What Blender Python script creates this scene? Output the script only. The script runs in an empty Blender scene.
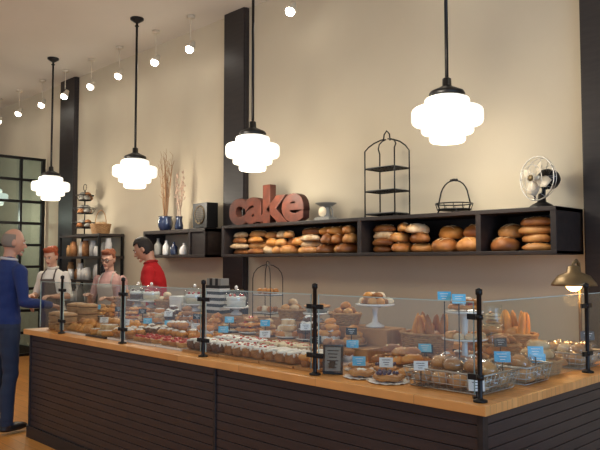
import bpy, math, random
from mathutils import Vector, Matrix, noise
random.seed(7)
sc=bpy.context.scene
sc.view_settings.view_transform='Standard'
COL=sc.collection
R=random.uniform
rc=lambda *a: random.choice(a)
# ------------------------------------------------------------------ materials
def mat(name,col,rough=.6,metal=0,emit=None,es=0,col2=None,scale=8,stretch=(1,1,1),bump=0,bscale=None,spec=.5,detail=4,lo=.35,hi=.65,coat=0):
    m=bpy.data.materials.new(name); m.use_nodes=True
    nt=m.node_tree; b=nt.nodes['Principled BSDF']
    b.inputs['Base Color'].default_value=(*col,1); b.inputs['Roughness'].default_value=rough
    b.inputs['Metallic'].default_value=metal; b.inputs['Specular IOR Level'].default_value=spec
    b.inputs['Coat Weight'].default_value=coat
    if emit: b.inputs['Emission Color'].default_value=(*emit,1); b.inputs['Emission Strength'].default_value=es
    if col2 or bump:
        tc=nt.nodes.new('ShaderNodeTexCoord'); mp=nt.nodes.new('ShaderNodeMapping')
        mp.inputs['Scale'].default_value=stretch
        nt.links.new(tc.outputs['Object'],mp.inputs['Vector'])
        n=nt.nodes.new('ShaderNodeTexNoise'); n.inputs['Scale'].default_value=scale; n.inputs['Detail'].default_value=detail
        nt.links.new(mp.outputs[0],n.inputs['Vector'])
        if col2:
            r=nt.nodes.new('ShaderNodeValToRGB')
            r.color_ramp.elements[0].position=lo; r.color_ramp.elements[1].position=hi
            r.color_ramp.elements[0].color=(*col,1); r.color_ramp.elements[1].color=(*col2,1)
            nt.links.new(n.outputs['Fac'],r.inputs[0]); nt.links.new(r.outputs[0],b.inputs['Base Color'])
        if bump:
            n2=n
            if bscale:
                n2=nt.nodes.new('ShaderNodeTexNoise'); n2.inputs['Scale'].default_value=bscale
                nt.links.new(mp.outputs[0],n2.inputs['Vector'])
            bp=nt.nodes.new('ShaderNodeBump'); bp.inputs['Strength'].default_value=bump; bp.inputs['Distance'].default_value=.01
            nt.links.new(n2.outputs['Fac'],bp.inputs['Height']); nt.links.new(bp.outputs[0],b.inputs['Normal'])
    return m
def glassmat(name,tint=(1,1,1),base=.04,top=.7):
    m=bpy.data.materials.new(name); m.use_nodes=True; nt=m.node_tree
    nt.nodes.clear(); o=nt.nodes.new('ShaderNodeOutputMaterial')
    t=nt.nodes.new('ShaderNodeBsdfTransparent'); t.inputs[0].default_value=(*tint,1)
    g=nt.nodes.new('ShaderNodeBsdfGlossy'); g.inputs['Roughness'].default_value=.03
    lw=nt.nodes.new('ShaderNodeLayerWeight'); lw.inputs['Blend'].default_value=.5
    pw=nt.nodes.new('ShaderNodeMath'); pw.operation='POWER'; pw.inputs[1].default_value=4
    mu=nt.nodes.new('ShaderNodeMath'); mu.operation='MULTIPLY_ADD'; mu.inputs[1].default_value=top; mu.inputs[2].default_value=base
    mx=nt.nodes.new('ShaderNodeMixShader')
    nt.links.new(lw.outputs['Facing'],pw.inputs[0]); nt.links.new(pw.outputs[0],mu.inputs[0]); nt.links.new(mu.outputs[0],mx.inputs[0])
    nt.links.new(t.outputs[0],mx.inputs[1]); nt.links.new(g.outputs[0],mx.inputs[2]); nt.links.new(mx.outputs[0],o.inputs[0])
    return m
def plankmat(name,c1,c2,cm,sx,rough=.35,rowh=.12,bw=1.4,rot=0):
    m=bpy.data.materials.new(name); m.use_nodes=True; nt=m.node_tree; b=nt.nodes['Principled BSDF']
    tc=nt.nodes.new('ShaderNodeTexCoord'); mp=nt.nodes.new('ShaderNodeMapping'); mp.inputs['Rotation'].default_value=(0,0,rot)
    br=nt.nodes.new('ShaderNodeTexBrick'); br.inputs['Color1'].default_value=(*c1,1); br.inputs['Color2'].default_value=(*c2,1)
    br.inputs['Mortar'].default_value=(*cm,1); br.inputs['Scale'].default_value=1; br.inputs['Mortar Size'].default_value=.0015
    br.inputs['Brick Width'].default_value=bw; br.inputs['Row Height'].default_value=rowh
    n=nt.nodes.new('ShaderNodeTexNoise'); n.inputs['Scale'].default_value=6
    mp2=nt.nodes.new('ShaderNodeMapping'); mp2.inputs['Scale'].default_value=sx
    mx=nt.nodes.new('ShaderNodeMixRGB'); mx.blend_type='MULTIPLY'; mx.inputs[0].default_value=.35
    nt.links.new(tc.outputs['Object'],mp.inputs[0]); nt.links.new(mp.outputs[0],br.inputs['Vector'])
    nt.links.new(tc.outputs['Object'],mp2.inputs[0]); nt.links.new(mp2.outputs[0],n.inputs['Vector'])
    nt.links.new(br.outputs['Color'],mx.inputs[1]); nt.links.new(n.outputs['Fac'],mx.inputs[2])
    nt.links.new(mx.outputs[0],b.inputs['Base Color']); b.inputs['Roughness'].default_value=rough
    return m
M={}
M['wall']=mat('wall_paint',(.58,.505,.375),.9,col2=(.61,.535,.40),scale=1.5,bump=.02,bscale=60)
M['ceil']=mat('ceiling_paint',(.64,.60,.53),.95,col2=(.67,.63,.56),scale=1)
M['floor']=plankmat('floor_wood',(.85,.38,.09),(.72,.29,.06),(.14,.06,.02),(1,12,1))
M['top']=plankmat('butcher_block',(.95,.47,.15),(.80,.36,.10),(.50,.24,.07),(1,14,1),rough=.28,rowh=.045,bw=.6)
M['dark']=mat('dark_stained_wood',(.014,.010,.010),.5,col2=(.022,.016,.015),scale=5,stretch=(1,1,8))
M['panel']=mat('dark_panel_boards',(.028,.020,.021),.34,col2=(.040,.028,.028),scale=4,stretch=(1,1,10),bump=.1)
M['shelf']=mat('shelf_black_wood',(.020,.013,.011),.5,col2=(.032,.022,.018),scale=5,stretch=(1,5,5))
M['iron']=mat('black_iron',(.012,.011,.011),.4,.5)
M['steel']=mat('brushed_steel',(.55,.55,.55),.3,1)
M['glass']=glassmat('clear_glass',(.95,.98,.98),.075,.5)
M['gedge']=mat('polished_glass_edge',(.45,.58,.55),.1,coat=.5)
M['globe']=mat('opal_glass_lit',(.9,.88,.80),.3,emit=(1,.95,.84),es=.82)
M['bulb']=mat('spot_bulb',(1,1,1),.3,emit=(1,.94,.82),es=25)
M['heat']=mat('heat_bulb',(1,.8,.5),.3,emit=(1,.55,.18),es=9)
M['pane']=glassmat('window_glass',(.72,.82,.82),.06,.5)
M['rust']=mat('rusty_letter_paint',(.17,.040,.018),.55,col2=(.095,.025,.012),scale=14)
M['rustside']=mat('letter_edge',(.07,.018,.01),.6)
M['crust']=mat('bread_crust',(.40,.14,.03),.5,col2=(.68,.34,.10),scale=9,bump=.3,bscale=30)
M['crust2']=mat('bread_dark_crust',(.22,.065,.015),.5,col2=(.44,.17,.04),scale=10,bump=.3,bscale=30)
M['crust3']=mat('bread_floured',(.52,.27,.09),.7,col2=(.85,.66,.42),scale=12,bump=.3,bscale=30)
M['orange']=mat('golden_crust',(.52,.17,.025),.45,col2=(.75,.34,.075),scale=9,bump=.2,bscale=30)
M['slash']=mat('bread_crumb_slash',(.82,.58,.30),.8)
M['choc']=mat('chocolate_cake',(.08,.028,.014),.55,col2=(.14,.055,.025),scale=30,bump=.4)
M['brown']=mat('brown_cake',(.26,.10,.03),.7,col2=(.42,.19,.07),scale=25,bump=.4)
M['icing']=mat('white_icing',(.92,.87,.80),.45,bump=.15,scale=30)
M['cream']=mat('cream',(.78,.62,.40),.5,col2=(.85,.74,.55),scale=14)
M['red']=mat('berry_jam',(.55,.02,.02),.2,coat=.6)
M['blue']=mat('blueberries',(.03,.03,.10),.3)
M['paper']=mat('white_paper',(.82,.80,.76),.8)
M['card']=mat('price_card_white',(.85,.85,.83),.5)
M['cardblk']=mat('price_card_black',(.01,.01,.012),.25)
M['cardglare']=mat('price_card_blue_glare',(.06,.46,.76),.15,col2=(.30,.72,.90),scale=9,coat=.6)  # glossy black card; the blue window reflection is put into its colour
M['board']=mat('serving_board',(.42,.21,.08),.5,col2=(.52,.28,.12),scale=6,stretch=(1,8,1))
M['ceramic']=mat('white_ceramic',(.80,.78,.74),.2,coat=.5)
M['darkplate']=mat('dark_tray',(.03,.028,.03),.35)
M['wicker']=mat('wicker',(.36,.18,.07),.7,col2=(.50,.28,.11),scale=40,bump=.5)
M['wire']=mat('wire_metal',(.45,.43,.40),.35,.8)
M['wrap']=glassmat('cellophane',(.96,.97,.98),.12,.7)
M['bluevase']=mat('blue_glaze',(.02,.03,.07),.2,coat=.5)
M['twig']=mat('dried_twig',(.32,.18,.09),.8)
M['twig2']=mat('pale_catkin',(.58,.42,.32),.8)
M['greyjar']=mat('stoneware',(.26,.25,.22),.5)
M['stripeW']=mat('white_stripe',(.7,.68,.64),.6); M['stripeB']=mat('black_stripe',(.015,.015,.015),.6)
M['brass']=mat('old_brass',(.20,.14,.07),.4,.7)
M['fancream']=mat('cream_enamel',(.62,.55,.43),.4)
# ------------------------------------------------------------------ mesh builder
class MB:
    def __init__(s): s.v=[];s.f=[];s.m=[];s.s=[];s.mats=[]
    def mi(s,k):
        m=M[k] if isinstance(k,str) else k
        if m not in s.mats: s.mats.append(m)
        return s.mats.index(m)
    def add(s,vs,fs,k,smooth=True,X=None):
        o=len(s.v); s.v+= [X@Vector(v) for v in vs] if X is not None else [Vector(v) for v in vs]; i=s.mi(k)
        for f in fs: s.f.append([o+a for a in f]); s.m.append(i); s.s.append(smooth)
    def obj(s,name,parent=None,bevel=0,loc=None):
        me=bpy.data.meshes.new(name); me.from_pydata([tuple(v) for v in s.v],[],s.f); 
        for m in s.mats: me.materials.append(m)
        me.polygons.foreach_set('material_index',s.m); me.polygons.foreach_set('use_smooth',s.s); me.update()
        o=bpy.data.objects.new(name,me); COL.objects.link(o)
        if parent: o.parent=parent
        if loc: o.location=loc
        if bevel:
            b=o.modifiers.new('bevel','BEVEL'); b.width=bevel; b.segments=2; b.limit_method='ANGLE'
        return o
def empty(name,loc=(0,0,0)):
    e=bpy.data.objects.new(name,None); COL.objects.link(e); e.location=loc; e.empty_display_size=.1; return e
def T(x=0,y=0,z=0,rz=0,rx=0,ry=0,s=1):
    return Matrix.Translation((x,y,z))@Matrix.Rotation(rz,4,'Z')@Matrix.Rotation(rx,4,'X')@Matrix.Rotation(ry,4,'Y')@Matrix.Scale(s,4)
def box(b,c,s,k,X=None):
    x,y,z=[a/2 for a in s]; cx,cy,cz=c
    vs=[(cx+i*x,cy+j*y,cz+l*z) for i in(-1,1) for j in(-1,1) for l in(-1,1)]
    b.add(vs,[(0,1,3,2),(4,6,7,5),(0,4,5,1),(2,3,7,6),(0,2,6,4),(1,5,7,3)],k,False,X)
def bx(b,x0,x1,y0,y1,z0,z1,k): box(b,((x0+x1)/2,(y0+y1)/2,(z0+z1)/2),(abs(x1-x0),abs(y1-y0),abs(z1-z0)),k)
def lathe(b,prof,k,seg=20,X=None,smooth=True,amp=0):
    vs=[];fs=[]
    for r,z in prof:
        for i in range(seg):
            a=2*math.pi*i/seg; rr=r*(1+amp*(i%2)); vs.append((rr*math.cos(a),rr*math.sin(a),z))
    n=len(prof)
    for j in range(n-1):
        for i in range(seg):
            i2=(i+1)%seg; fs.append((j*seg+i,j*seg+i2,(j+1)*seg+i2,(j+1)*seg+i))
    if prof[0][0]>1e-4: fs.append(tuple(range(seg))[::-1])
    if prof[-1][0]>1e-4: fs.append(tuple((n-1)*seg+i for i in range(seg)))
    b.add(vs,fs,k,smooth,X)
def sph(b,c,s,k,seg=12,rings=8,X=None,nz=0,ex=1,flat=False,fn=None,nf=3.,seed=None):
    vs=[];fs=[]; sd=R(0,99) if seed is None else seed
    def pw(v,e): return math.copysign(abs(v)**e,v)
    for j in range(rings+1):
        t=math.pi*j/rings
        for i in range(seg):
            a=2*math.pi*i/seg
            x=pw(math.sin(t),ex)*pw(math.cos(a),ex); y=pw(math.sin(t),ex)*pw(math.sin(a),ex); z=pw(math.cos(t),ex)
            if nz:
                q=1+nz*noise.noise(Vector((x*nf*.5+sd,y*nf*.5,z*nf*.5))); x*=q;y*=q;z*=q
            if flat and z<-.45: z=-.45-(abs(z)-.45)*.15
            p=Vector((x,y,z))
            if fn: p=fn(p)
            vs.append((c[0]+p[0]*s[0],c[1]+p[1]*s[1],c[2]+p[2]*s[2]))
    for j in range(rings):
        for i in range(seg):
            i2=(i+1)%seg; fs.append((j*seg+i,(j+1)*seg+i,(j+1)*seg+i2,j*seg+i2))
    b.add(vs,fs,k,True,X)
def tube(b,pts,r,k,seg=8,closed=False,X=None,flat=1.0):
    pts=[Vector(p) for p in pts]; n=len(pts); rr=r if isinstance(r,(list,tuple)) else [r]*n
    vs=[];fs=[]; N=None
    for i in range(n):
        if closed: t=(pts[(i+1)%n]-pts[i-1])
        else: t=(pts[min(i+1,n-1)]-pts[max(i-1,0)])
        t.normalize()
        if N is None:
            N=Vector((0,0,1)) if abs(t.z)<.9 else Vector((1,0,0))
        N=(N-t*N.dot(t)); 
        if N.length<1e-5: N=t.orthogonal()
        N.normalize(); B=t.cross(N)
        for j in range(seg):
            a=2*math.pi*j/seg; vs.append(pts[i]+(N*math.sin(a)*flat+B*math.cos(a))*rr[i])
    m=n if closed else n-1
    for i in range(m):
        i2=(i+1)%n
        for j in range(seg):
            j2=(j+1)%seg; fs.append((i*seg+j,i2*seg+j,i2*seg+j2,i*seg+j2))
    if not closed:
        fs.append(tuple(range(seg))); fs.append(tuple((n-1)*seg+j for j in range(seg))[::-1])
    b.add(vs,fs,k,True,X)
def ring(b,c,r,th,k,n=24,X=None,axis='Z',seg=6):
    P=[]
    for i in range(n):
        a=2*math.pi*i/n
        u,v=r*math.cos(a),r*math.sin(a)
        P.append({'Z':(c[0]+u,c[1]+v,c[2]),'Y':(c[0]+u,c[1],c[2]+v),'X':(c[0],c[1]+u,c[2]+v)}[axis])
    tube(b,P,th,k,seg,True,X)
# ------------------------------------------------------------------ room
WY=4.7; CZ=4.24
b=MB(); bx(b,-16,5,WY,WY+.2,0,CZ,'wall'); b.obj('wall_back')
b=MB(); bx(b,-16,5,-4,WY+.2,-.1,0,'floor'); b.obj('floor')
b=MB(); bx(b,-16,5,-4,WY+.2,CZ,CZ+.1,'ceil'); b.obj('ceiling')
b=MB(); bx(b,-16.2,-16,-4,WY+.2,0,CZ,'wall'); b.obj('wall_left')
for n,(x0,x1) in enumerate([(-9.88,-9.42),(-5.88,-5.54),(-1.93,-1.55)]):
    b=MB(); bx(b,x0,x1,4.63,WY,0,CZ,'dark'); bx(b,x0-.015,x0,4.65,WY,0,CZ,'dark'); bx(b,x1,x1+.01,4.65,WY,0,CZ,'dark'); b.obj('trim_%d'%(n+1),bevel=.006)
b=MB(); bx(b,-16,5,4.67,4.7,0,.14,'dark'); b.obj('baseboard_back')
b=MB(); X0=-10.45
bx(b,X0-.004,X0+.004,1.2,4.66,.06,3.08,'pane')
for i in range(10):
    y=4.64-i*.35; w=.05 if i%3==0 else .032
    bx(b,X0-.03,X0+.03,y-w/2,y+w/2,.0,3.12,'iron')
for j in range(10):
    z=3.10-j*.335; bx(b,X0-.028,X0+.028,1.2,4.66,z-.02,z+.02,'iron')
b.obj('window_1')
# ------------------------------------------------------------------ pendants
def lamp(kind,name,loc,e,c,r=.05,parent=None):
    L=bpy.data.lights.new(name,kind); L.energy=e; L.color=c; L.shadow_soft_size=r
    o=bpy.data.objects.new(name,L); COL.objects.link(o); o.location=loc
    return o
def pendant(x,y):
    b=MB(); zc=2.486
    lathe(b,[(.001,CZ),(.075,CZ),(.075,CZ-.02),(.03,CZ-.05),(.012,CZ-.06)],'iron',24,T(x,y,0))
    tube(b,[(x,y,CZ-.05),(x,y,zc+.25)],.013,'iron',10)
    ring(b,(x,y,CZ-.09),.018,.008,'iron',12)
    lathe(b,[(.012,.29),(.03,.28),(.032,.23),(.06,.215),(.115,.19),(.125,.17),(.11,.15),(.001,.15)],'iron',28,T(x,y,zc))
    P=[]
    def tier(r,z0,z1,rd=.02):
        for a in (0,30,60,90):
            q=math.radians(a); P.append((r-rd+rd*math.sin(q),z0-rd+rd*math.cos(q)))
        for a in (90,120,150,180):
            q=math.radians(a); P.append((r-rd+rd*math.sin(q),z1+rd+rd*math.cos(q)))
    P.append((.10,.16)); tier(.155,.145,.08); P.append((.15,.078)); tier(.245,.075,-.045,.03); P.append((.175,-.05)); tier(.180,-.052,-.105); P.append((.11,-.108)); tier(.125,-.11,-.165,.022); P.append((.001,-.167))
    lathe(b,P,'globe',40,T(x,y,zc))
    b.obj('pendant_lamp')
    lamp('POINT','pendant_light',(x,y,zc-.29),18,(1,.90,.74),.10)
    lamp('POINT','pendant_light',(x,y-.36,zc+.12),9,(1,.90,.74),.08)
for x in (-2.60,-4.655,-6.657,-8.77,-10.85): pendant(x,4.0)
for x in (-2.1,-2.95,-4.55,-6.16,-6.86,-7.7,-8.43,-9.2,-9.95,-10.8,-11.6):
    b=MB(); y=4.38; z=3.88
    lathe(b,[(.001,CZ),(.045,CZ),(.045,CZ-.03),(.001,CZ-.03)],'fancream',16,T(x,y,0))
    tube(b,[(x,y,CZ-.02),(x,y,z+.08)],.006,'fancream',8)
    X=T(x,y,z,rx=math.radians(-28))
    lathe(b,[(.001,.08),(.025,.08),(.036,.04),(.048,-.0),(.050,-.02),(.044,-.02),(.042,-.01)],'fancream',18,X)
    sph(b,(0,0,-.03),(.044,.044,.040),'bulb',16,10,X)
    b.obj('ceiling_spotlight')
    o=lamp('SPOT','spotlight_beam',(x,y-.05,z-.12),4,(1,.86,.66),.12); o.data.spot_size=2.4; o.data.spot_blend=1; o.rotation_euler=(math.radians(-25),0,0)
for x,y in ((-7.0,2.6),(-5.2,2.9)):
    b=MB(); lathe(b,[(.001,CZ),(.05,CZ),(.04,CZ-.03),(.001,CZ-.035)],'fancream',20,T(x,y,0)); b.obj('ceiling_smoke_detector')
# ------------------------------------------------------------------ counter (L shaped)
CT=.92; FX0=-5.92; FX1=-1.448; FY=2.48; BY=3.45; RX0=-2.4; RY=4.15
e=empty('bakery_counter')
b=MB(); bx(b,FX0,FX1,FY,BY,CT-.042,CT,'top'); bx(b,RX0,FX1,BY,RY,CT-.042,CT,'top'); b.obj('countertop',e,bevel=.004)
b=MB()
bx(b,FX0+.06,FX1-.06,FY+.06,BY-.04,.0,CT-.042,'dark'); bx(b,RX0+.04,FX1-.06,BY-.04,RY-.04,.0,CT-.042,'dark')
h=.052; z=.1
while z<CT-.06:
    z1=min(z+h-.003,CT-.045)
    bx(b,FX0+.045,FX1-.045,FY+.045,FY+.06,z,z1,'panel'); bx(b,FX1-.06,FX1-.045,FY+.06,RY-.04,z,z1,'panel'); bx(b,FX0+.045,FX0+.06,FY+.06,BY-.04,z,z1,'panel')
    z+=h
bx(b,FX0+.03,FX1-.03,FY+.03,FY+.06,0,.1,'dark'); bx(b,FX1-.06,FX1-.03,FY+.03,RY-.04,0,.1,'dark')
for x in (FX0+.06,-3.27,-1.50):
    bx(b,x-.012,x+.012,FY+.036,FY+.05,0,CT-.042,'dark')
bx(b,FX1-.05,FX1-.03,FY+.03,FY+.07,0,CT-.042,'dark')
b.obj('counter_panels',e,bevel=.002)
Z1=1.001; Z2=1.101; zc=CT+.001
b=MB(); bx(b,-5.85,-2.52,3.03,3.205,CT+.0005,Z1-.002,'board'); b.obj('display_riser',bevel=.004)
b=MB(); bx(b,-5.85,-2.52,3.21,3.40,CT+.0005,Z2-.002,'board'); b.obj('display_riser',bevel=.004)
gy=2.545; gx=-1.51
PX=[-5.33,-4.374,-3.42,-2.465,-1.51]
def posts(e,L,side):
    b=MB()
    for x,y in L:
        lathe(b,[(.001,0),(.030,0),(.030,.008),(.012,.014),(.0105,.02),(.0105,.44),(.015,.445),(.015,.465),(.001,.472)],'iron',16,T(x,y,CT))
        for z in (1.02,1.27):
            lathe(b,[(.001,-.010),(.016,-.010),(.016,.010),(.001,.010)],'iron',14,T(x,y,z))
            if side: box(b,(x,y+.03,z),(.014,.05,.024),'iron'); box(b,(x,y-.03,z),(.014,.05,.024),'iron')
            else:
                box(b,(x-.03,y,z),(.05,.014,.024),'iron')
                if x<gx-.01: box(b,(x+.03,y,z),(.05,.014,.024),'iron')
    b.obj('posts',e)
e=empty('glass_sneeze_guard'); posts(e,[(x,gy) for x in PX],False)
b=MB(); xs=[-5.76]+PX
for a,c in zip(xs[:-1],xs[1:]):
    bx(b,a+.025,c-.025,gy-.003,gy+.003,CT+.03,1.33,'glass'); bx(b,a+.025,c-.025,gy-.003,gy+.003,1.3301,1.334,'gedge')
    for q in (a+.025,c-.028): bx(b,q,q+.003,gy-.003,gy+.003,CT+.03,1.33,'gedge')
b.obj('glass_panes',e)
e=empty('glass_sneeze_guard'); posts(e,[(gx,3.62)],True)
b=MB()
for a,c in ((gy+.03,3.59),(3.65,4.12)):
    bx(b,gx-.003,gx+.003,a,c,CT+.03,1.33,'glass'); bx(b,gx-.003,gx+.003,a,c,1.3301,1.334,'gedge')
b.obj('glass_panes',e)
# ------------------------------------------------------------------ wall shelves
SZ0=1.55; SZ1=1.865
b=MB(); x0,x1=-5.46,-1.97; y0=4.28
bx(b,x0,x1,y0,WY-.001,SZ0,SZ0+.025,'shelf'); bx(b,x0,x1,y0,WY-.001,SZ1-.03,SZ1,'shelf'); bx(b,x0,x1,4.67,WY-.002,SZ0,SZ1,'shelf')
for x in (x0,-3.66,-2.56,x1-.04): bx(b,x,x+.04,y0+.002,WY-.003,SZ0+.001,SZ1-.001,'shelf')
b.obj('wall_bread_shelf',bevel=.003)
b=MB(); x0,x1=-7.12,-5.90; y0=4.40
bx(b,x0,x1,y0,WY-.001,SZ0,SZ0+.03,'shelf'); bx(b,x0,x1,y0,WY-.001,SZ1-.04,SZ1,'shelf')
for x in (x0,x1-.03,-6.2): bx(b,x,x+.03,y0+.002,WY-.003,SZ0,SZ1-.001,'shelf')
bx(b,-6.2,x1,4.42,4.44,SZ0+.02,SZ1-.02,'shelf')
b.obj('wall_shelf',bevel=.003)
# ------------------------------------------------------------------ bread & pastry parts
def boule(b,x,y,z,r,k,rz=0):
    X=T(x,y,z,rz); sph(b,(0,0,r*.32),(r,r*.95,r*.68),k,16,10,X,nz=.12,flat=True)
    for a in (-.4,0,.4):
        P=[(r*t*.75,r*a,r*(.32+.70*math.sqrt(max(.02,1-(t*.75)**2-a*a)))-.001) for t in (-1,-.5,0,.5,1)]
        tube(b,P,[.002,.006,.008,.006,.002],'slash',6,X=X,flat=.4)
def batard(b,x,y,z,l,r,k,rz=0,rx=0,n=3):
    X=T(x,y,z,rz,rx); sph(b,(0,0,r*.45),(l,r,r*.85),k,18,10,X,nz=.10,flat=True)
    for i in range(n):
        t=-.55+1.1*i/(max(1,n-1)); cx=t*l; hh=r*.45+r*.87*math.sqrt(1-t*t)
        P=[(cx-r*.35,-r*.45,hh-r*.13),(cx,0,hh-.001),(cx+r*.35,r*.45,hh-r*.13)]
        tube(b,P,[.003,.008,.003],'slash',6,X=X,flat=.5)
def croissant(b,x,y,z,s,k='crust',rz=0):
    X=T(x,y,z,rz,s=s); P=[];rr=[]
    for i in range(17):
        t=i/16*2-1; a=t*1.25; P.append((.055*math.sin(a),.055*math.cos(a)-.05,.026-.008*abs(t)))
        rr.append(max(.004,(.031*(1-abs(t)**1.7)+.005)*(1+.16*(1 if i%4<2 else -1)*.6)))
    tube(b,P,rr,k,10,X=X)
def bun(b,x,y,z,r,k,rz=0): sph(b,(0,0,r*.4),(r,r*.95,r*.75),k,12,8,T(x,y,z,rz),nz=.15,flat=True)
def muffin(b,x,y,z,s=1,top='brown',icing=None):
    X=T(x,y,z,R(0,6),s=s); lathe(b,[(.001,0),(.024,0),(.033,.042),(.001,.043)],'paper' if icing=='cup' else 'crust2',16,X,amp=.06)
    sph(b,(0,0,.046),(.040,.040,.024),top,12,8,X,nz=.3,nf=6)
    if icing and icing!='cup': sph(b,(0,0,.062),(.028,.028,.014),icing,10,6,X,nz=.3,nf=6)
def tart(b,x,y,z,r=.043,fill='red'):
    X=T(x,y,z); lathe(b,[(.001,0),(r*.75,0),(r,.026),(r*.95,.031),(r*.85,.024),(.001,.023)],'crust',20,X,amp=.05)
    sph(b,(0,0,.024),(r*.84,r*.84,.012),fill,12,6,X,nz=.2,nf=6)
    for q in range(4): sph(b,(r*.4*math.cos(q*1.57+x),r*.4*math.sin(q*1.57+x),.036),(.011,.011,.009),fill,7,5,X)
def icedloaf(b,x,y,z,l=.09,w=.042,h=.06,base='choc',ice='icing',rz=0,red=True):
    X=T(x,y,z,rz); sph(b,(0,0,h/2),(l,w,h/2),base,18,10,X,nz=.06,ex=.45)
    sph(b,(0,0,h*.95),(l*.90,w*.82,h*.24),ice,18,8,X,nz=.3,ex=.7,nf=5)
    for i in range(6):
        t=-.8+i*.32; sph(b,(t*l,-w*.90,h*.84),(.009,.006,.012),ice,6,5,X); sph(b,(t*l,w*.90,h*.84),(.009,.006,.012),ice,6,5,X)
    if red:
        for i in range(5):
            sph(b,(R(-.7,.7)*l,R(-.5,.5)*w,h*1.16),(.012,.009,.006),'red',6,5,X)
def danish(b,x,y,z,r,k='orange',fill='cream',rz=0):
    X=T(x,y,z,rz)
    for q in range(2):
        P=[((r*(.72-.34*q))*math.cos(a),(r*(.72-.34*q))*math.sin(a),.018+.004*q+.003*math.sin(5*a)) for a in [2*math.pi*i/20 for i in range(20)]]
        tube(b,P,r*(.28 if q==0 else .22),k,8,True,X,flat=.7)
    sph(b,(0,0,.026),(r*.42,r*.42,.014),fill,10,6,X,nz=.3,nf=6)
def cookie(b,x,y,z,r,k='crust'):
    X=T(x,y,z,R(0,6),R(-.05,.05)); lathe(b,[(.001,0),(r*.9,0),(r,.006),(r*.85,.013),(.001,.016)],k,14,X)
    for i in range(5): 
        a=R(0,6); q=R(0,.7)*r; sph(b,(q*math.cos(a),q*math.sin(a),.015),(.007,.007,.005),'choc',6,4,X)
def scone(b,x,y,z,s,k='crust3',rz=0):
    X=T(x,y,z,rz,s=s); vs=[]
    for zz,sc_ in ((0,.95),(.012,1.0),(.03,.96),(.038,.8)):
        for p in ((.05,0),(.02,.045),(-.035,.04),(-.05,.01),(-.05,-.01),(-.035,-.04),(.02,-.045)): vs.append((p[0]*sc_+R(-.002,.002),p[1]*sc_,zz+R(-.002,.002)))
    fs=[(j*7+i,j*7+(i+1)%7,(j+1)*7+(i+1)%7,(j+1)*7+i) for j in range(3) for i in range(7)]+[tuple(range(7))[::-1],tuple(range(21,28))]
    b.add(vs,fs,k,True,X)
    for i in range(4): tube(b,[(-.04+.02*i,-.03,.040),(-.03+.02*i,.03,.040)],.003,'icing',5,X=X)
def pie(b,x,y,z,r,fill='red'):
    X=T(x,y,z); lathe(b,[(.001,0),(r*.75,0),(r,.035),(r*1.03,.036),(r*.98,.032),(.001,.03)],'steel',24,X)
    lathe(b,[(r*.97,.034),(r*1.04,.042),(r*.97,.050),(r*.86,.042),(.001,.040)],'crust',28,X,amp=.03)
    lathe(b,[(r*.86,.038),(r*.6,.043),(.001,.045)],fill,20,X)
    for i in range(-3,4):
        t=i*.24*r; w=math.sqrt(max(0,(r*.9)**2-t*t))
        tube(b,[(t,-w,.042),(t,0,.052),(t,w,.042)],.007,'crust',6,X=X,flat=.5); tube(b,[(-w,t,.042),(0,t,.054),(w,t,.042)],.007,'orange',6,X=X,flat=.5)
def card(b,x,y,z,k='card',w=.07,h=.05,rz=0,stem=.02):
    X=T(x,y,z,rz); box(b,(0,0,.004),(w*.5,.03,.008),'cardblk',X); box(b,(0,0,.008+stem/2),(.005,.004,stem),'iron',X)
    X2=X@T(0,0,stem+.01+h/2,rx=-.2); box(b,(0,0,0),(w,.003,h),k,X2)
    kk='stripeB' if k=='card' else 'card'
    for i in range(3): box(b,(R(-.05,.05)*w,-.0022,h*(.25-.25*i)),(w*(.6-.15*i),.0012,h*.06),kk,X2)
def cboard(b,x,y,z,w,d,k='board',th=.014): box(b,(x,y,z+th/2),(w,d,th),k)
def plate(b,x,y,z,r,k='ceramic'): lathe(b,[(.001,0),(r*.6,0),(r,.012),(r,.017),(r*.65,.007),(.001,.006)],k,28,T(x,y,z))
def stand(b,x,y,z,r,h,k='ceramic'):
    lathe(b,[(.001,0),(r*.5,0),(r*.48,.01),(.02,.03),(.014,h*.5),(.02,h-.03),(r*.4,h-.012),(r,h-.008),(r*1.01,h+.004),(r*.97,h),(.001,h)],k,28,T(x,y,z))
def dome(b,x,y,z,r,h):
    P=[(r,0)]+[(r*math.cos(a)**.6 if a<1.55 else .001,h*.35+h*.6*math.sin(a)) for a in [i*1.5707/9 for i in range(10)]]
    P[-1]=(.004,h*.95); lathe(b,P+[(.001,h*.95)],'glass',28,T(x,y,z)); sph(b,(x,y,z+h*1.0),(.014,.014,.016),'ceramic',10,6)
def pile(b,f,x,y,z,rx,ry,layers,per,step):
    for l in range(layers):
        s=1-l/(layers+.4)
        for i in range(max(1,int(per*s*s+.5))):
            a=2*math.pi*(i/max(1,int(per*s*s+.5)))+l; q=s*R(.55,1)*.75 if per*s*s>1 else 0
            f(b,x+rx*q*math.cos(a),y+ry*q*math.sin(a),z+l*step)
def grid(b,f,x,y,z,w,d,nx,ny,j=.004):
    for i in range(nx):
        for k in range(ny):
            f(b,x+w*((i+.5)/nx-.5)+R(-j,j),y+d*((k+.5)/ny-.5)+R(-j,j),z)
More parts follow.
